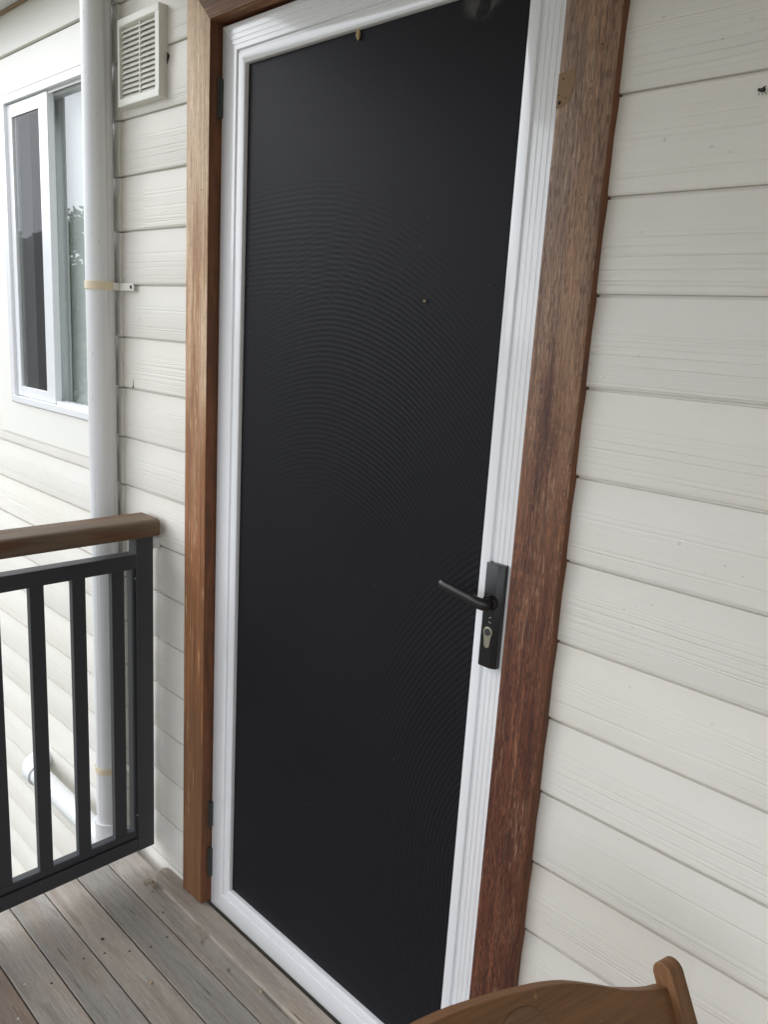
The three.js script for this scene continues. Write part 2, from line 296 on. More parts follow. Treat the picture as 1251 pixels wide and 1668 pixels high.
// damage and dirt on the boards
for (const [x, y] of [[-1.828, -0.172]]) { const s = new THREE.Shape(); s.moveTo(-0.006, 0); s.lineTo(0.005, 0); s.lineTo(0.001, 0.004); s.lineTo(0.0005, 0.02); s.lineTo(-0.0008, 0.005); part('crack', lift(new THREE.ExtrudeGeometry(s, { depth: 0.001, bevelEnabled: false }).translate(x, y, 0.0133), wall), M.dark, wall, 'dark chip and split in a siding board edge'); }

{ const s = new THREE.Shape(); s.moveTo(-1.690, 0.562); s.lineTo(-1.668, 0.541); s.lineTo(-1.674, 0.528); s.lineTo(-1.690, 0.508); s.closePath(); part('gap', lift(new THREE.ExtrudeGeometry(s, { depth: 0.002, bevelEnabled: false }).translate(0.004, 0, 0.0115), wall), M.dark, wall, 'dark gap in the siding beside the vent'); }

// ---------------------------------------------------------------- door frame timbers
const frame = thing('door_frame', 'weathered hardwood door frame with mitred corners round the screen door', 'door frame');
function jambUV(g, x0, y0) { const p = g.attributes.position, q = g.attributes.normal, uv = new Float32Array(p.count * 2); for (let i = 0; i < p.count; i++) { const side = Math.abs(q.getX(i)) > 0.75; uv[i * 2] = side ? 0.93 + 0.06 * THREE.MathUtils.clamp((p.getZ(i) + 0.002) / 0.029, 0, 1) : (p.getX(i) - x0 + 0.002) / 0.1; uv[i * 2 + 1] = (p.getY(i) - y0) / 2.05; } g.setAttribute('uv', new THREE.BufferAttribute(uv, 2)); return g; }
const JF = 0.027;
function jamb(x0, x1, mat, innerSide) {
  // front corners rounded, top cut at the mitre against the head
  const s = new THREE.Shape(); const r = 0.004, zb = 0.002;
  s.moveTo(x0, -zb); s.lineTo(x0, JF - r); s.quadraticCurveTo(x0, JF, x0 + r, JF); s.lineTo(x1 - r, JF); s.quadraticCurveTo(x1, JF, x1, JF - r); s.lineTo(x1, -zb); s.closePath();
  const yTopIn = 0.571, w = x1 - x0, g = new THREE.ExtrudeGeometry(s, { depth: 1, bevelEnabled: false, curveSegments: 5 });
  const p = g.attributes.position, y0 = -1.4155;
  for (let i = 0; i < p.count; i++) { const x = p.getX(i), z = p.getY(i), top = p.getZ(i) > 0.5, miter = innerSide > 0 ? (x1 - x) : (x - x0); p.setXYZ(i, x, top ? yTopIn + miter * 1.0 : y0, z); }
  // mirrored axes: turn the faces round again
  for (let i = 0; i < p.count; i += 3) { const a = [p.getX(i), p.getY(i), p.getZ(i)]; p.setXYZ(i, p.getX(i + 1), p.getY(i + 1), p.getZ(i + 1)); p.setXYZ(i + 1, ...a); }
  g.deleteAttribute('normal'); g.deleteAttribute('uv'); g.computeVertexNormals();
  return part('jamb', lift(jambUV(creased(g, 0.7), x0, y0), frame), mat, frame);
}
const jl = jamb(-1.5735, -1.4885, M.jambL, 1); jl.userData.label = 'left jamb, bleached and with sky brightness painted in at the top';
const jr = jamb(-0.6665, -0.5815, M.jambR, -1); jr.userData.label = 'right jamb, dark red brown and flecked at the bottom';
{ // head: its ends cut at the mitre
  const s = new THREE.Shape(), z0 = -0.002, r = 0.004; s.moveTo(z0, 0); s.lineTo(JF - r, 0); s.quadraticCurveTo(JF, 0, JF, r); s.lineTo(JF, 0.085 - r); s.quadraticCurveTo(JF, 0.085, JF - r, 0.085); s.lineTo(z0, 0.085); s.closePath();
  const g = new THREE.ExtrudeGeometry(s, { depth: 1, bevelEnabled: false, curveSegments: 5 }), p = g.attributes.position;
  for (let i = 0; i < p.count; i++) { const z = p.getX(i), y = p.getY(i), right = p.getZ(i) > 0.5; p.setXYZ(i, right ? -0.6665 + y - 0.0006 : -1.4885 - y + 0.0006, 0.571 + y, z); }
  for (let i = 0; i < p.count; i += 3) { const a = [p.getX(i), p.getY(i), p.getZ(i)]; p.setXYZ(i, p.getX(i + 1), p.getY(i + 1), p.getZ(i + 1)); p.setXYZ(i + 1, ...a); }
  g.deleteAttribute('normal'); g.deleteAttribute('uv'); g.computeVertexNormals(); const h = creased(g, 0.7), q = h.attributes.position, uv = new Float32Array(q.count * 2);
  for (let i = 0; i < q.count; i++) { uv[i * 2] = (q.getY(i) - 0.571 + q.getZ(i)) / 0.1; uv[i * 2 + 1] = 0.12 + (q.getX(i) + 1.6) / 2.05; }
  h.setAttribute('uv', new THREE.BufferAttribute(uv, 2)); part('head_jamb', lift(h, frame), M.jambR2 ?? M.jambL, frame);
}
for (const [x0, x1] of [[-1.5725, -1.4895], [-0.6655, -0.5825]]) part('reveal', lift(worldUV(box(x0, x1, -1.43, 0.572, -0.14, -0.0022, 0.001), 1, 0.25, 0.2, 0.1, 1), frame), M.reveal, frame);
part('reveal', lift(worldUV(box(-1.4893, -0.6657, 0.5725, 0.62, -0.14, -0.0022, 0.001), 1, 0.25, 0, 0, 0), frame), M.reveal, frame);
part('door_stop', lift(worldUV(box(-1.4893, -0.6657, 0.555, 0.5723, -0.14, -0.035, 0.001), 1, 0.25, 0, 0, 0), frame), M.reveal, frame);
{ // filled patch with nail holes near the top of the right jamb
  const s = new THREE.Shape(); s.moveTo(-0.6655, 0.343); s.lineTo(-0.641, 0.346); s.lineTo(-0.640, 0.330); s.lineTo(-0.6445, 0.312); s.quadraticCurveTo(-0.648, 0.302, -0.6655, 0.301); s.closePath();
  part('filler_patch', lift(worldUV(new THREE.ExtrudeGeometry(s, { depth: 0.0006, bevelEnabled: false }).translate(0, 0, JF - 0.0002), 1), frame), new THREE.MeshStandardMaterial({ color: lin(0.26, 0.165, 0.09), roughness: 0.8 }), frame, 'tan filler patch with nail holes');
  part('nail_hole', lift(mergeGeometries([[-0.658, 0.336, 0.0011], [-0.663, 0.317, 0.0009], [-0.6605, 0.3075, 0.0022], [-0.652, 0.3125, 0.0008], [-0.6045, 0.368, 0.001], [-0.612, 0.19, 0.0009], [-0.63, 0.235, 0.0008]].map(([x, y, r]) => new THREE.SphereGeometry(r, 8, 6).scale(1, 1.15, 0.5).translate(x, y, JF + 0.0005))), frame), M.dark, frame);
  part('nail_hole', lift(new THREE.SphereGeometry(0.0011, 8, 6).translate(-1.513, 0.26, JF), frame), M.dark, frame);
}

// ---------------------------------------------------------------- screen door
const X0 = -1.4862, X1 = -0.6688, Y0 = -1.4235, Y1 = 0.5645;
const door = thing('screen_door', 'white aluminium screen door with black insect mesh between the timber jambs', 'screen door');
const prof = [[0, -0.032], [0, -0.0022], [0.0008, -0.0006], [0.0022, 0]];
for (const t of [0.0105, 0.0205, 0.0305, 0.0400]) prof.push([t - 0.0012, 0], [t - 0.0004, -0.0006], [t + 0.0010, -0.0006], [t + 0.0018, 0]);
prof.push([0.0485, 0], [0.0496, -0.0008], [0.050, -0.0045], [0.0545, -0.0045], [0.0556, -0.0012], [0.0568, -0.0004], [0.071, -0.0004], [0.0755, -0.0024], [0.0765, -0.0045], [0.0768, -0.0125], [0.0768, -0.032]);
const flatProf = prof.filter(([t, z], i) => !(i >= 4 && i < 20));
function rail(side, pr) {
  const n = pr.length, P = (t, z, end) => side === 'l' ? [X0 + t, end ? Y1 - t : Y0 + t, z] : side === 'r' ? [X1 - t, end ? Y0 + t : Y1 - t, z] : side === 't' ? [end ? X1 - t : X0 + t, Y1 - t, z] : [end ? X0 + t : X1 - t, Y0 + t, z];
  const pos = [];
  for (let k = 0; k < n; k++) { const A = pr[k], B = pr[(k + 1) % n], a = P(...A, 0), b = P(...A, 1), c = P(...B, 1), d = P(...B, 0); pos.push(...a, ...b, ...c, ...a, ...c, ...d); }
  const g = new THREE.BufferGeometry(); g.setAttribute('position', new THREE.Float32BufferAttribute(pos, 3)); g.computeVertexNormals();
  const nn = g.attributes.normal; let s = 0; for (let i = 0; i < nn.count; i++) s += nn.getZ(i); void s;
  return toCreasedNormals(g, 0.55);
}
function outward(g) { // faces must look to +z at the front
  const n = g.attributes.normal, p = g.attributes.position; let s = 0; for (let i = 0; i < n.count; i++) if (p.getZ(i) > -0.002) s += n.getZ(i);
  if (s < 0) { for (const a of Object.values(g.attributes)) for (let i = 0; i < a.count; i += 3) for (let k = 0; k < a.itemSize; k++) { const t = a.array[i * a.itemSize + k]; a.array[i * a.itemSize + k] = a.array[(i + 1) * a.itemSize + k]; a.array[(i + 1) * a.itemSize + k] = t; } for (let i = 0; i < n.array.length; i++) n.array[i] *= -1; }
  return g;
}
part('stile', lift(outward(rail('l', flatProf)), door), M.white, door);
part('stile', lift(outward(rail('r', prof)), door), M.white, door);
part('top_rail', lift(outward(rail('t', prof)), door), M.white, door);
part('bottom_rail', lift(outward(rail('b', flatProf)), door), M.white, door);
{
  const g = new THREE.PlaneGeometry(MESHW, MESHH, 1, 1).translate((X0 + X1) / 2, (Y0 + Y1) / 2, -0.0105);
  const b = new THREE.BoxGeometry(MESHW, MESHH, 0.002).translate((X0 + X1) / 2, (Y0 + Y1) / 2, -0.0125);
  part('insect_mesh', lift(g, door), M.mesh, door, 'black woven insect mesh'); part('mesh_backing', lift(b, door), M.dark, door);
}
for (const [y0, y1] of [[0.398, 0.470], [-1.205, -1.14], [-1.345, -1.268]]) {
  const h = part('hinge', lift(box(-1.4884, -1.4800, y0, y1, -0.004, 0.0065, 0.001), door), M.hinge, door);
  part('hinge_knuckle', lift(cyl([-1.4868, y0 - 0.002, 0.006], [-1.4868, y1 + 0.002, 0.006], 0.0035, 0.0035, 14), door), M.hinge, h);
}
{ // lock plate with lever and key cylinder
  const cx = -0.7055, y0 = -0.512, y1 = -0.343, w = 0.0165;
  const sh = new THREE.Shape(); sh.moveTo(cx - w, 0.0005); sh.lineTo(cx - w, 0.0095); sh.lineTo(cx - w + 0.003, 0.0125); sh.lineTo(cx + w - 0.009, 0.0125); sh.lineTo(cx + w, 0.0075); sh.lineTo(cx + w, 0.0005); sh.closePath();
  const g = new THREE.ExtrudeGeometry(sh, { depth: y1 - y0, bevelEnabled: true, bevelSize: 0.0008, bevelThickness: 0.0008, bevelSegments: 2 }).rotateX(-Math.PI / 2).scale(1, 1, -1);
  { const ix = g.attributes.position; for (let i = 0; i < ix.count; i += 3) for (const a of Object.values(g.attributes)) for (let k = 0; k < a.itemSize; k++) { const t = a.array[i * a.itemSize + k]; a.array[i * a.itemSize + k] = a.array[(i + 1) * a.itemSize + k]; a.array[(i + 1) * a.itemSize + k] = t; } }
  g.deleteAttribute('normal'); g.computeVertexNormals();
  const plate = part('lock_plate', lift(toCreasedNormals(g.translate(0, y0, 0), 0.4), door), M.black, door, 'black lock plate');
  const hub = cyl([cx, -0.4035, 0.012], [cx, -0.4035, 0.024], 0.0125, 0.0115, 32), neck = cyl([cx, -0.4035, 0.02], [cx, -0.4035, 0.036], 0.0082, 0.0078, 24);
  part('handle_hub', lift(mergeGeometries([hub, neck]), door), M.black, plate);
  // lever: flattened bar that sweeps out of the neck and rises to its tip
  const path = new THREE.CatmullRomCurve3([[cx + 0.006, -0.4035, 0.026], [cx + 0.003, -0.4032, 0.033], [cx - 0.009, -0.4018, 0.0375], [cx - 0.030, -0.3985, 0.039], [cx - 0.058, -0.3945, 0.040], [cx - 0.089, -0.3905, 0.040]].map((p) => new THREE.Vector3(...p)));
  const N = 40, R = 16, pos = [], idx = [];
  for (let i = 0; i <= N; i++) {
    const t = i / N, c = path.getPoint(t), d = path.getTangent(t), up = new THREE.Vector3(0, 1, 0), s = d.clone().cross(up).normalize(), u = s.clone().cross(d).normalize();
    const e = Math.sqrt(Math.max(0, 1 - Math.pow(Math.max(0, (t - 0.95) / 0.05), 2))), e0 = Math.sqrt(Math.min(1, t / 0.05)), a = mix(0.0102, 0.0088, t) * Math.max(0.02, e * e0), b = mix(0.0078, 0.0052, t) * Math.max(0.02, e * e0);
    for (let k = 0; k < R; k++) { const q = k / R * 2 * Math.PI, v = c.clone().addScaledVector(u, Math.sin(q) * a).addScaledVector(s, Math.cos(q) * b); pos.push(v.x, v.y, v.z); }
  }
  for (let i = 0; i < N; i++) for (let k = 0; k < R; k++) { const a = i * R + k, b = i * R + (k + 1) % R, c = a + R, d = b + R; idx.push(a, b, c, b, d, c); }
  const lv = new THREE.BufferGeometry(); lv.setAttribute('position', new THREE.Float32BufferAttribute(pos, 3)); lv.setIndex(idx); lv.computeVertexNormals();
  part('lever_handle', lift(lv, door), M.black, plate);
  // euro cylinder
  const e = new THREE.Shape(); const yc = -0.4535, r = 0.0082, w2 = 0.0048, yb = -0.4745; e.absarc(0, yc, r, -0.62, Math.PI + 0.62, false); e.lineTo(-w2, yb); e.absarc(0, yb, w2, Math.PI, 2 * Math.PI, false); e.closePath();
  const ring = part('key_cylinder', lift(new THREE.ExtrudeGeometry(e, { depth: 0.0025, bevelEnabled: true, bevelSize: 0.0004, bevelThickness: 0.0004, bevelSegments: 2, curveSegments: 20 }).translate(cx - 0.0005, 0, 0.0122), door), M.nickel, plate); void ring;
  part('key_slot', lift(mergeGeometries([cyl([cx - 0.0005, yc, 0.0152], [cx - 0.0005, yc, 0.0162], 0.0055, 0.0055, 24).toNonIndexed(), box(cx - 0.0012, cx + 0.0004, yc - 0.004, yc + 0.002, 0.0160, 0.0168, 0.0003, 1).toNonIndexed()].map((q) => { q.deleteAttribute('uv'); return q; })), door), M.hinge, plate);
  const arc = (a0, a1) => { const pts = []; for (let k = 0; k <= 8; k++) { const a = a0 + (a1 - a0) * k / 8; pts.push([cx + 0.003 + 0.0046 * Math.cos(a), -0.433 + 0.0046 * Math.sin(a), 0.0134]); } return tube(pts, 0.0005, 10, 6); };
  part('lock_mark', lift(mergeGeometries([arc(1.6, 2.5), arc(3.8, 4.8)]), door), M.paleMark, plate);
}

// ---------------------------------------------------------------- veranda deck
const deck = structure('veranda_deck');
{
  let z = 0.036, k = 0;
  const D0 = -1.845, D1 = 2.4;
  while (z < 2.5) {
    const gap = 0.0028, w = 0.0848, row = (k * 3 + 1) % 8, ou = hash(k, 4, 4);
    const g = worldUV(box(D0, D1, -1.452, -1.43, z, z + w - gap, 0.0022, 2), DECK_LEN, 1, ou, 0, 0), p = g.attributes.position, uv = g.attributes.uv;
    for (let i = 0; i < p.count; i++) uv.setY(i, (row + Math.min(0.97, Math.max(0.03, (p.getZ(i) - z) / w))) / 8);
    const y = (hash(k, 8, 2) - 0.5) * 0.0016; g.translate(0, y, 0);
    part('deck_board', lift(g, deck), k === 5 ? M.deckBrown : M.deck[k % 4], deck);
    for (const x of [-1.50, -1.05]) for (const f of [0.25, 0.75]) if (k < 9 && hash(k, f * 8 + x * 10, 11) > 0.35) {
      const m = part('nail_head', lift(new THREE.SphereGeometry(0.0027, 10, 6).scale(1, 0.3, 1).translate(x + (hash(k, f * 8, 3) - 0.5) * 0.09, -1.4301 + y, z + w * f + (hash(k, f * 8, 5) - 0.5) * 0.01), deck), hash(k, f * 9, 6) > 0.45 ? M.dark : M.steel, deck); void m;
    }
    z += w; k++;
  }
  for (const x of [-1.5, -1.05, -0.6, 0, 0.6, 1.2, 1.8]) part('joist', lift(box(x - 0.022, x + 0.022, -1.6, -1.4545, 0.06, 2.4, 0.002), deck), M.fascia, deck);
  part('post', lift(box(-1.72, -1.63, -2.9, -1.605, 2.3, 2.39, 0.003), deck), M.fascia, deck);
}
{ // strip of decking laid along the door as a threshold, its left end rounded
  const th = thing('threshold_board', 'grey weathered timber strip lying along the foot of the door', 'threshold', [-1.0, 0.012, 0.038]);
  const s = new THREE.Shape(); s.moveTo(-0.45, -0.0115); s.lineTo(-1.652, -0.0115); s.quadraticCurveTo(-1.668, -0.014, -1.672, -0.026); s.lineTo(-1.660, -0.052); s.quadraticCurveTo(-1.652, -0.063, -1.630, -0.0635); s.lineTo(-0.45, -0.0635); s.closePath();
  const g = worldUV(new THREE.ExtrudeGeometry(s, { depth: 0.0085, bevelEnabled: true, bevelSize: 0.0012, bevelThickness: 0.0012, bevelSegments: 2 }).rotateX(-Math.PI / 2).translate(0, -1.4288, 0), DECK_LEN, 1, 0.37, 0, 0), p = g.attributes.position, uv = g.attributes.uv;
  for (let i = 0; i < p.count; i++) uv.setY(i, (6 + Math.min(0.97, Math.max(0.03, p.getZ(i) / 0.085))) / 8);
  part('strip', lift(g, th), M.deck[2], th);
}

// ---------------------------------------------------------------- railing
const railing = thing('balustrade', 'charcoal metal balustrade with a brown timber handrail at the deck end', 'railing', [-1.715, 0, 0.05]);
{
  const RX = -1.70, RZ1 = 2.3;
  const hr = new THREE.Shape(), a = 0.045, hh = 0.0185, r = 0.010; hr.moveTo(-a + r, -hh); hr.lineTo(a - r, -hh); hr.quadraticCurveTo(a, -hh, a, -hh + r); hr.lineTo(a, hh - r); hr.quadraticCurveTo(a, hh, a - r, hh); hr.lineTo(-a + r, hh); hr.quadraticCurveTo(-a, hh, -a, hh - r); hr.lineTo(-a, -hh + r); hr.quadraticCurveTo(-a, -hh, -a + r, -hh);
  const hg = new THREE.ExtrudeGeometry(hr, { depth: RZ1 - 0.024, bevelEnabled: true, bevelSize: 0.003, bevelThickness: 0.003, bevelSegments: 3, curveSegments: 6 });
  part('handrail', lift(worldUV(hg.translate(-1.7195, -0.4895, 0.0335), 1, 0.25, 0.1, 0.3, 2), railing), M.handrail, railing, 'brown timber handrail, greyed on top');
  part('knot', lift(mergeGeometries([new THREE.SphereGeometry(0.0035, 8, 6).scale(0.4, 0.5, 1.4).translate(-1.6735, -0.4855, 0.068), new THREE.SphereGeometry(0.003, 8, 6).scale(0.4, 1.2, 0.5).translate(-1.6735, -0.4955, 0.07)]), railing), M.dark, railing);
  part('post', lift(box(RX - 0.038, RX, -1.359, -0.509, 0.034, 0.079, 0.002), railing), M.rail, railing);
  part('top_rail', lift(box(RX - 0.038, RX - 0.0012, -0.5915, -0.5555, 0.0785, RZ1, 0.002), railing), M.rail, railing);
  part('bottom_rail', lift(box(RX - 0.038, RX - 0.0012, -1.359, -1.322, 0.0785, RZ1, 0.002), railing), M.rail, railing);
  part('glazing_bead', lift(mergeGeometries([box(RX - 0.034, RX - 0.006, -1.3225, -1.302, 0.0785, RZ1, 0.006, 3), box(RX - 0.034, RX - 0.006, -1.3225, -0.5912, 0.0782, 0.0875, 0.003)]), railing), M.rail, railing);
  for (let k = 0; k < 24; k++) { const z = 0.106 + 0.0958 * k; if (z > RZ1 - 0.05) break; part('baluster', lift(box(RX - 0.026, RX - 0.009, -1.3035, -0.590, z, z + 0.0320, 0.0015), railing), M.rail, railing); }
  part('wall_bracket', lift(box(RX - 0.03, RX - 0.002, -0.548, -0.522, 0.0135, 0.0345, 0.002), railing), M.pvc, railing);
  for (const y of [-0.616, -1.255]) part('screw', lift(new THREE.SphereGeometry(0.0026, 10, 8).translate(RX - 0.004, y, 0.0795), railing), M.steel, railing);
  part('end_post', lift(box(RX - 0.044, RX + 0.006, -1.43, -0.509, RZ1, RZ1 + 0.05, 0.002), railing), M.rail, railing);
}

// ---------------------------------------------------------------- downpipe and drain
const PX = -1.906, PZ = 0.056, PR = 0.0338;
const pipe = thing('downpipe', 'white round plastic downpipe standing beside the window', 'downpipe', [PX, G - 1.4, PZ]);
part('pipe', lift(cyl([PX, -1.40, PZ], [PX, 0.86, PZ], PR, PR, 40), pipe), M.pvc, pipe);
function clip(y, side) {
  const band = new THREE.CylinderGeometry(PR + 0.0022, PR + 0.0022, 0.018, 40, 1, true).translate(PX, y, PZ);
  const ringTop = new THREE.TorusGeometry(PR + 0.0014, 0.0009, 6, 40).rotateX(Math.PI / 2);
  const b = part('pipe_clip', lift(mergeGeometries([band, ringTop.clone().translate(PX, y + 0.009, PZ), ringTop.clone().translate(PX, y - 0.009, PZ)]), pipe), side, pipe, 'yellowed saddle clip');
  part('clip_tab', lift(mergeGeometries([box(PX + 0.030, PX + 0.098, y - 0.009, y + 0.009, 0.0195, 0.0225, 0.001), box(PX + 0.0290, PX + 0.0315, y - 0.009, y + 0.009, 0.0195, PZ, 0.001)]), pipe), M.ventPlastic, b);
  part('clip_screw', lift(new THREE.SphereGeometry(0.0045, 12, 8).scale(1, 1, 0.5).translate(PX + 0.087, y, 0.023), pipe), M.hinge, b);
}
clip(0.066, M.yellowed); clip(-1.215, M.yellowed);
const cp = part('pipe_socket', lift(cyl([PX, -1.47, PZ], [PX, -1.375, PZ], PR + 0.0052, PR + 0.0052, 40), pipe), M.pvc, pipe);
part('socket_rim', lift(new THREE.TorusGeometry(PR + 0.0048, 0.0022, 8, 40).rotateX(Math.PI / 2).translate(PX, -1.376, PZ), pipe), M.pvc, cp);
const drain = thing('drain_pipe', 'white plastic drain pipe with an elbow lying level along the wall below the window', 'drain pipe', [-2.44, G - 1.449, 0.066]);
{
  const y = -1.449, z = 0.066, r = 0.030;
  part('pipe', lift(cyl([-2.375, y, z], [-1.86, y, z], r, r, 44), drain), M.pvc, drain);
  const el = []; for (let k = 0; k <= 8; k++) { const a = k / 8 * Math.PI / 2; el.push([-2.40 - 0.05 * Math.sin(a), y, z - 0.05 * (1 - Math.cos(a)) - (k === 8 ? 0.02 : 0)]); }
  part('elbow', lift(mergeGeometries([new THREE.TubeGeometry(new THREE.CatmullRomCurve3(el.map((p) => new THREE.Vector3(...p))), 20, r + 0.003, 36), cyl([-2.402, y, z], [-2.362, y, z], r + 0.006, r + 0.006, 44)].map((g) => g.toNonIndexed())), drain), M.pvc, drain);
  part('end_cap', lift(cyl([-1.858, y, z], [-1.835, y, z], r + 0.006, r + 0.004, 44), drain), M.pvc, drain);
  part('down_leg', lift(cyl([PX, -2.88, z], [PX, y - 0.02, z], 0.034, 0.034, 32), drain), M.pvc, drain);
}

// ---------------------------------------------------------------- wall vent
const vent = thing('wall_vent', 'small cream louvred vent on the siding beside the door frame', 'vent', [-1.7625, G + 0.459, 0.012]);
{
  const x0 = -1.853, x1 = -1.672, y0 = 0.459, y1 = 0.64, zf = 0.033, zb = 0.004, b = 0.017;
  part('frame', lift(mergeGeometries([box(x0, x1, y0, y0 + b, zb, zf, 0.003), box(x0, x1, y1 - b, y1, zb, zf, 0.003), box(x0, x0 + b * 0.55, y0 + b - 0.003, y1 - b + 0.003, zb, zf - 0.0006, 0.002), box(x1 - b * 1.05, x1, y0 + b - 0.003, y1 - b + 0.003, zb, zf - 0.0006, 0.002)]), vent), M.ventPlastic, vent);
  part('back_plate', lift(new THREE.BoxGeometry(x1 - x0 - 0.01, y1 - y0 - 0.01, 0.002).translate((x0 + x1) / 2, (y0 + y1) / 2, zb + 0.003), vent), new THREE.MeshStandardMaterial({ color: lin(0.05, 0.048, 0.04), roughness: 0.9 }), vent);
  part('mullion', lift(box(-1.7655, -1.7615, y0 + b - 0.001, y1 - b + 0.001, zb + 0.003, zf - 0.006, 0.0005), vent), M.ventPlastic, vent);
  const n = 14, h = (y1 - y0 - 2 * b) / n, sg = new RoundedBoxGeometry(x1 - x0 - b * 1.4, 0.0022, 0.0142, 1, 0.0008).rotateX(0.92);
  for (let k = 0; k < n; k++) part('slat', sg.clone().translate((x0 + x1) / 2 - 0.003 + 1.7625, y0 + b + h * (k + 0.55) - 0.459, zf - 0.0105 - 0.012), M.ventPlastic, vent);
}

// ---------------------------------------------------------------- window
const win = thing('sliding_window', 'white sliding window with dark curtain behind its left sash', 'window', [-2.33, G - 0.283, -0.01]);
{
  const x0 = -2.616, x1 = -2.045, y0 = -0.283, y1 = 0.596, b = 0.028;
  const fr = [box(x0, x0 + b, y0, y1, -0.07, 0.006, 0.0015), box(x1 - b, x1, y0, y1, -0.07, 0.006, 0.0015), box(x0 + b - 0.001, x1 - b + 0.001, y1 - 0.022, y1 - 0.0004, -0.07, 0.0052, 0.0015), box(x0 + b - 0.001, x1 - b + 0.001, y0 + 0.0004, y0 + 0.020, -0.07, 0.0092, 0.0015)];
  part('frame', lift(mergeGeometries(fr), win), M.white, win);
  part('track', lift(mergeGeometries([box(x0 + b, x1 - b, y0 + 0.0202, y0 + 0.030, -0.012, -0.008, 0.0005), box(x0 + b, x1 - b, y1 - 0.030, y1 - 0.0222, -0.012, -0.008, 0.0005)]), win), M.white, win);
  function sash(a, c, z, st, top, bot, mat) {
    const q = part('sash', lift(mergeGeometries([box(a, a + st[0], y0 + 0.0215, y1 - 0.0235, z - 0.020, z, 0.0015), box(c - st[1], c, y0 + 0.0215, y1 - 0.0235, z - 0.020, z, 0.0015), box(a + st[0] - 0.001, c - st[1] + 0.001, y1 - 0.0235 - top, y1 - 0.024, z - 0.020, z - 0.0006, 0.0015), box(a + st[0] - 0.001, c - st[1] + 0.001, y0 + 0.022, y0 + 0.0215 + bot, z - 0.020, z - 0.0006, 0.0015)]), win), M.white, win);
    part('pane', lift(new THREE.PlaneGeometry(c - a - st[0] - st[1] + 0.01, y1 - y0 - top - bot - 0.035).translate((a + st[0] + c - st[1]) / 2, (y0 + y1) / 2, z - 0.005), win), mat, q);
    return q;
  }
  const left = sash(x0 + b, -2.316, -0.004, [0.030, 0.056], 0.036, 0.030, M.glass);
  const right = sash(-2.400, x1 - b, -0.0245, [0.044, 0.030], 0.008, 0.008, M.glass); void left; void right;
  part('insect_screen', lift(new THREE.PlaneGeometry(0.165, 0.79).translate(-2.462, 0.152, -0.0075), win), new THREE.MeshStandardMaterial({ color: lin(0.05, 0.048, 0.05), roughness: 0.8, transparent: true, opacity: 0.5 }), left, 'dark insect screen over the left sash');
  // curtains: hung folds inside the room
  const fold = (a, c, z, amp, n, mat, name) => { const s = new THREE.Shape(), N = 90; for (let i = 0; i <= N; i++) { const t = i / N, x = a + (c - a) * t, zz = z + amp * Math.sin(t * Math.PI * 2 * n) + amp * 0.35 * Math.sin(t * 17 + 1); i ? s.lineTo(x, -zz) : s.moveTo(x, -zz); } for (let i = N; i >= 0; i--) { const t = i / N, x = a + (c - a) * t, zz = z + amp * Math.sin(t * Math.PI * 2 * n) + amp * 0.35 * Math.sin(t * 17 + 1) - 0.002; s.lineTo(x, -zz); } return part(name, lift(new THREE.ExtrudeGeometry(s, { depth: 0.9, bevelEnabled: false }).rotateX(-Math.PI / 2).translate(0, -0.29, 0), win), mat, win); };
  fold(-3.08, -2.71, -0.15, 0.02, 3.6, M.curtainDark, 'curtain').userData.label = 'dark grey curtain in deep folds';
  part('blind', lift(box(-2.362, -2.346, -0.275, 0.62, -0.071, -0.064, 0.002), win), M.blind, win, 'pale strip of blind');
  part('blind', lift(box(-2.46, -2.0, -0.275, 0.62, -0.078, -0.074, 0.002), win), M.blind, win, 'pale blind hanging behind the right pane');
}
const trim = thing('window_trim', 'flat cream boards framing the white sliding window', 'window trim', [-2.33, G - 0.384, -0.01]);
{
  const xa = -2.712, xb = -1.945, ya = -0.3845, yb = 0.693, xi = -2.618, xj = -2.043, yi = -0.285, yj = 0.598;
  const quad = (pts) => { const s = new THREE.Shape(); pts.forEach(([x, y], i) => i ? s.lineTo(x, y) : s.moveTo(x, y)); s.closePath(); return lift(new THREE.ExtrudeGeometry(s, { depth: 0.016, bevelEnabled: true, bevelSize: -0.0006, bevelThickness: 0.0008, bevelSegments: 1 }).translate(0, 0, -0.014), trim); };
  part('trim_board', quad([[xa, ya], [xb, ya], [xj, yi], [xi, yi]]), M.trim, trim); part('trim_board', quad([[xa, yb], [xi, yj], [xj, yj], [xb, yb]]), M.trim, trim);
  part('trim_board', quad([[xa, ya], [xi, yi], [xi, yj], [xa, yb]]), M.trim, trim); part('trim_board', quad([[xb, ya], [xb, yb], [xj, yj], [xj, yi]]), M.trim, trim);
}

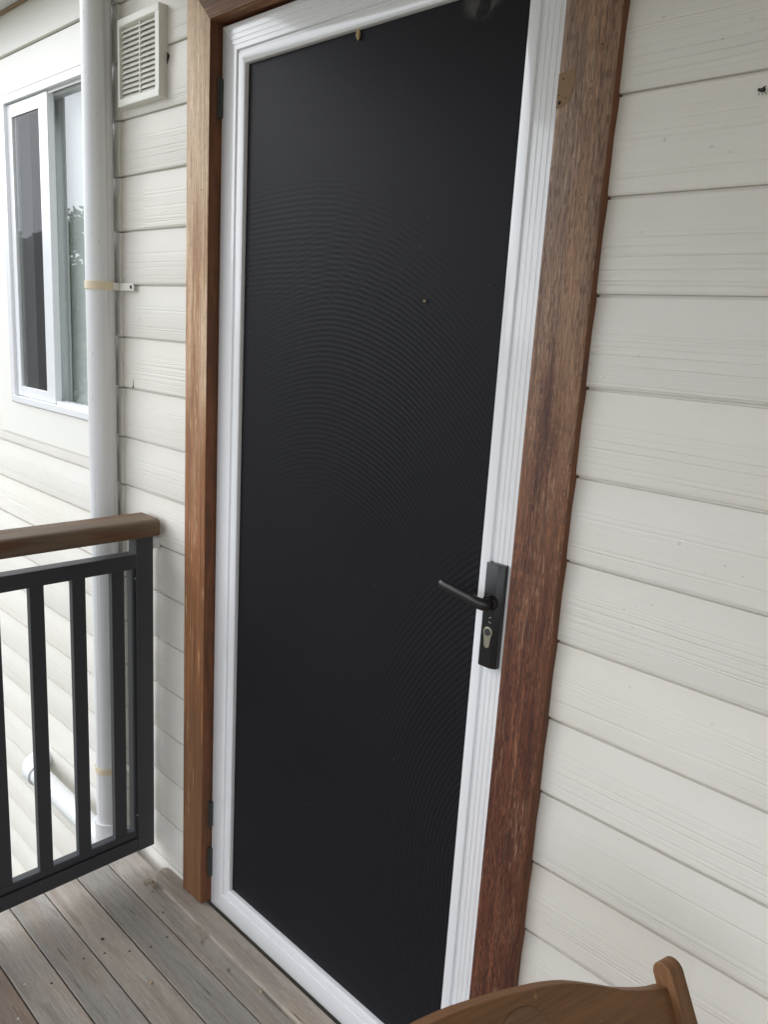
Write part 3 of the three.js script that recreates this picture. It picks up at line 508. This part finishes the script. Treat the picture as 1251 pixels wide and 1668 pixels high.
// ---------------------------------------------------------------- chair
const chair = thing('wooden_chair', 'brown stained wooden chair with an arched top rail beside the siding', 'chair');
{
  const u = new THREE.Vector3(-0.22, 0, 0.975).normalize(), nh = new THREE.Vector3(u.z, 0, -u.x), rho = 0.52;
  const v = nh.clone().multiplyScalar(-Math.sin(rho)).add(new THREE.Vector3(0, Math.cos(rho), 0)), n = u.clone().cross(v);          // n looks to the front of the back
  const P0 = new THREE.Vector3(-0.281, -0.707, 0.20);
  chair.position.set(P0.x + nh.x * 0.2, 0, P0.z + 0.25); 
  const basis = new THREE.Matrix4().makeBasis(u, v, n).setPosition(P0);
  const W = 0.62, S = (pts) => { const s = new THREE.Shape(); s.moveTo(...pts[0]); for (const p of pts.slice(1)) s.lineTo(...p); s.closePath(); return s; };
  const prof2 = [[0, 0.003], [0.012, 0.005], [0.033, 0.0112], [0.05, 0.0175], [0.0674, 0.0243], [0.083, 0.0325], [0.0995, 0.040], [0.1231, 0.0509], [0.1472, 0.0588], [0.1713, 0.0645], [0.203, 0.0701], [0.234, 0.0749], [0.278, 0.0802], [0.32, 0.0815]];
  const top = (t) => { const x = Math.min(t, 1 - t) * W; for (let i = 0; i < prof2.length - 1; i++) if (x <= prof2[i + 1][0]) return mix(prof2[i][1], prof2[i + 1][1], (x - prof2[i][0]) / (prof2[i + 1][0] - prof2[i][0])); return 0.0815; };
  const pts = []; for (let i = 0; i <= 48; i++) pts.push([W * i / 48, top(i / 48)]); for (let i = 48; i >= 0; i--) pts.push([W * i / 48, -0.052 - 0.02 * Math.sin(Math.PI * i / 48)]);
  const ex = (s, d, bz = 0.0025) => new THREE.ExtrudeGeometry(s, { depth: d, bevelEnabled: true, bevelSize: bz, bevelThickness: bz, bevelSegments: 3, curveSegments: 14 });
  const put = (g, along = 0) => lift(worldUV(g, 1, 0.25, rnd(), rnd(), along).applyMatrix4(basis), chair);
  const crest = part('top_rail', put(ex(S(pts), 0.018)), M.chair, chair);
  part('plug', put(new THREE.CylinderGeometry(0.033, 0.033, 0.0008, 40).scale(1, 1, 0.9).rotateX(Math.PI / 2).translate(0.208, 0.030, -0.0028)), M.chairPlug, crest, 'round pale mark on the face');
  // stiles: boards on edge with rounded tops, set proud of the rail
  const st = (a) => { const s = new THREE.Shape(); s.moveTo(-0.012, -0.70); s.lineTo(0.014, -0.70); s.lineTo(0.012, 0.0175); s.absarc(0, 0.0175, 0.012, 0, Math.PI, false); s.closePath(); return put(ex(s, 0.017, 0.002).rotateY(-Math.PI / 2).translate(a, 0, 0), 1); };
  part('stile', st(-0.0015), M.chair, chair); part('stile', st(W + 0.026), M.chair, chair);
  for (let k = 0; k < 5; k++) part('back_slat', put(box(0.06 + k * 0.096, 0.116 + k * 0.096, -0.50, -0.055, 0.003, 0.014, 0.003), 1), M.chair, chair);
  part('lower_rail', put(box(0, W, -0.545, -0.50, 0.0, 0.018, 0.003)), M.chair, chair);
  // seat, arms and legs in upright coordinates: e runs to the front, u across
  const up = new THREE.Matrix4().makeBasis(nh, new THREE.Vector3(0, 1, 0), u.clone().negate()).setPosition(new THREE.Vector3(P0.x, -G, P0.z)), hip = 0.26;
  const set = (g, along = 0) => lift(worldUV(g, 1, 0.25, rnd(), rnd(), along).applyMatrix4(up), chair);
  for (let k = 0; k < 5; k++) part('seat_slat', set(box(hip + 0.005 + k * 0.085, hip + 0.078 + k * 0.085, 0.30, 0.318, -W - 0.01, 0.01, 0.003), 2), M.chair, chair);
  for (const s of [0.012, -W - 0.032]) {
    part('leg', set(box(hip + 0.37, hip + 0.42, 0.0, 0.52, s, s + 0.022, 0.003), 1), M.chair, chair); part('leg', set(box(hip + 0.02, hip + 0.07, 0.0, 0.30, s, s + 0.022, 0.003), 1), M.chair, chair);
    part('side_rail', set(box(hip + 0.0, hip + 0.43, 0.24, 0.2985, s - 0.004 + (s > 0 ? -0.02 : 0.028), s + 0.016 + (s > 0 ? -0.02 : 0.028), 0.003)), M.chair, chair);
  }
}

// ---------------------------------------------------------------- little things
const cocoon = thing('cocoon', 'tan papery cocoon clinging to the top of the black mesh', 'cocoon', [-1.098, G + 0.481, -0.008]);
part('case', new THREE.SphereGeometry(0.0068, 14, 10).scale(0.62, 1.25, 0.6), M.tan, cocoon); part('seam', new THREE.SphereGeometry(0.0022, 8, 6).translate(0.0012, -0.0075, 0.001), M.tan, cocoon);
const grub = thing('seed_husk', 'tiny pale seed husk caught in the middle of the black mesh', 'seed husk', [-0.908, G + 0.0515, -0.008]);
part('husk', new THREE.SphereGeometry(0.0030, 10, 8).scale(1.2, 0.8, 0.6), M.twig, grub);
{
  const bug = thing('insect', 'small black insect resting on the cream siding', 'insect', [-0.400, G + 0.2875, 0.0158]); bug.scale.setScalar(0.75);
  part('body', mergeGeometries([new THREE.SphereGeometry(0.0034, 12, 8).scale(1.35, 0.95, 0.6), new THREE.SphereGeometry(0.0024, 10, 8).translate(-0.0052, 0.001, 0)]), M.bug, bug);
  part('wing', new THREE.SphereGeometry(0.003, 10, 6).scale(1.5, 0.5, 0.25).rotateZ(0.5).translate(0.001, 0.0025, 0.001), M.bug, bug);
  for (const s of [-1, 0, 1]) part('leg', tube([[s * 0.002, -0.001, 0], [s * 0.004, -0.0045, 0.0005], [s * 0.006, -0.0062, -0.002]], 0.0004, 6, 5), M.bug, bug);
}
{
  const t = thing('dry_twig', 'forked dry twig lying on the deck near the door', 'twig', [-1.415, 0.004, 0.078]);
  part('stem', tube([[-0.028, 0.001, -0.010], [-0.010, 0.004, 0.001], [0.008, 0.002, 0.004], [0.026, 0.001, 0.012]], 0.0009, 16, 6), M.twig, t);
  part('shoot', tube([[-0.010, 0.004, 0.001], [-0.018, 0.003, 0.012], [-0.022, 0.001, 0.02]], 0.0007, 8, 6), M.twig, t); part('shoot', tube([[0.008, 0.002, 0.004], [0.018, 0.004, -0.004], [0.03, 0.001, -0.006]], 0.0007, 8, 6), M.twig, t);
  part('bud', new THREE.SphereGeometry(0.0035, 8, 6).scale(1.3, 0.6, 0.9).translate(0.026, 0.001, 0.013), M.twig, t);
}
{
  const l = thing('leaf_litter', 'crumbled brown leaf scraps at the left end of the timber strip', 'leaf litter', [-1.648, 0.002, 0.078]); l.userData.kind = 'stuff';
  const gs = []; for (let k = 0; k < 22; k++) gs.push(new THREE.SphereGeometry(rr(0.0012, 0.0032), 6, 4).scale(1.6, 0.4, 1).rotateY(rr(0, 6)).translate(rr(-0.02, 0.03), rr(0, 0.003), rr(-0.014, 0.012)));
  part('scrap', mergeGeometries(gs), M.twig, l);
}

for (const [label, x, z, m] of [['pale seed lying in the middle of the deck boards', -1.36, 0.236, 'tan'], ['dark seed lying beside a deck joint near the railing', -1.55, 0.255, 'bug'], ['small seed lying next to the timber strip', -1.28, 0.09, 'twig'], ['tiny pale seed nearest the door threshold', -1.18, 0.072, 'tan']]) {
  const sd = thing('seed', label, 'seed', [x, 0.0022, z], 'seeds scattered on the deck'); part('grain', new THREE.SphereGeometry(0.0026, 10, 8).scale(1.5, 0.8, 0.9).rotateY(x * 40), M[m], sd);
}

// ---------------------------------------------------------------- veranda roof, ground and the garden that the window mirrors
const roof = structure('veranda_roof');
for (let k = 0; k < 25; k++) part('ceiling_board', lift(box(-1.84, 2.6, 0.955, 0.972, 0.02 + k * 0.121, 0.02 + k * 0.121 + 0.1195, 0.002), roof), M.ceiling, roof);
part('roof_sheet', lift(new THREE.BoxGeometry(4.95, 0.03, 3.2).translate(0.58, 1.075, 1.62), roof), M.roof, roof);
part('fascia', lift(box(-1.89, -1.845, 0.78, 1.06, 0.02, 3.2, 0.003), roof), M.trim, roof);
part('beam', lift(box(-1.842, 2.6, 0.72, 0.953, 3.06, 3.14, 0.003), roof), M.fascia, roof);
{ const e = thing('added_end_wall', 'plain cream wall added out of view to cut light at the right end of the veranda', 'wall', [2.5, G - 2.9, 1.5]); for (let k = 0; k < 31; k++) part('siding_board', lift(box(2.4, 2.44, -2.88 + k * PITCH, -2.88 + (k + 1) * PITCH - 0.002, 0.02, 3.2, 0.003), e), M.trim, e); part('backing', lift(new THREE.BoxGeometry(0.1, 3.84, 3.1).translate(2.492, -0.96, 1.62), e), M.room, e); }  // unseen wall, added to hold light back from the right end
const eave = structure('eave'); 
part('soffit', lift(box(-5.2, -1.95, 0.812, 0.822, 0.003, 0.13, 0.002), eave), M.pvc, eave); part('soffit_batten', lift(box(-5.2, -1.95, 0.807, 0.8118, -0.002, 0.009, 0.002), eave), M.fascia, eave);
part('fascia', lift(box(-5.2, -1.95, 0.8225, 0.90, 0.11, 0.13, 0.004), eave), M.pvc, eave); part('roof_sheet', lift(new THREE.BoxGeometry(3.4, 0.03, 0.2).translate(-3.6, 1.0, 0.06).translate(0, 0, 0), eave), M.roof, eave);
const ground = shade(new THREE.Mesh(new THREE.CircleGeometry(160, 48).rotateX(-Math.PI / 2), M.grass)); ground.name = 'ground'; ground.userData.kind = 'structure'; ground.position.y = -2.9 + G; scene.add(ground);
{
  function tree(label, x, z, h, w, s, trunkH) {
    const t = thing('tree', label, 'tree', [x, -2.9 + G, z], 'garden trees beyond the railing'); seed = s;
    part('trunk', mergeGeometries([cyl([0, 0, 0], [0.1, trunkH, 0], 0.16, 0.10, 10), cyl([0.1, trunkH, 0], [0.9, h * 0.75, 0.3], 0.08, 0.03, 8), cyl([0.1, trunkH, 0], [-0.8, h * 0.7, -0.4], 0.08, 0.03, 8), cyl([0.1, trunkH * 0.9, 0], [0.1, h * 0.85, 0.7], 0.08, 0.03, 8)]), M.bark, t);
    const leaf = new THREE.PlaneGeometry(0.10, 0.05), N = 14000, im = new THREE.InstancedMesh(leaf, M.leaf, N), q = new THREE.Object3D(), cl = [];
    for (let k = 0; k < 34; k++) { const a = rr(0, 6.28), e = Math.sqrt(rnd()), yy = rr(0.12, 1); cl.push([Math.cos(a) * w * e * (1.1 - 0.6 * yy), h * yy, Math.sin(a) * w * e * (1.1 - 0.6 * yy), rr(0.35, 0.8)]); }
    for (let i = 0; i < N; i++) { const c = cl[i % cl.length], r = c[3] * Math.cbrt(rnd()), a = rr(0, 6.28), b = Math.acos(rr(-1, 1)); q.position.set(c[0] + r * Math.sin(b) * Math.cos(a), c[1] + r * Math.cos(b) * 0.75, c[2] + r * Math.sin(b) * Math.sin(a)); q.rotation.set(rr(0, 6), rr(0, 6), rr(0, 6)); q.updateMatrix(); im.setMatrixAt(i, q.matrix); }
    im.name = 'crown'; im.userData.kind = 'stuff'; im.castShadow = im.receiveShadow = true; t.add(im);
  }
  tree('round green tree nearest the house beyond the railing', -17, 5.5, 4.2, 2.3, 11, 1.4); tree('tall spreading tree behind the round one beyond the railing', -19, 8.5, 4.9, 2.6, 12, 1.6); tree('low bushy tree in front of the tallest garden tree', -16, 10.5, 4.0, 2.2, 13, 1.2); tree('tallest garden tree farthest from the house', -21, 12, 5.2, 2.6, 14, 1.7); tree('short green tree in line with the house wall', -18, 2.5, 3.9, 2.3, 15, 1.2);
}
scene.traverse((o) => { if (o.isMesh) { o.castShadow = o.receiveShadow = true; } });
renderer.render(scene, camera);
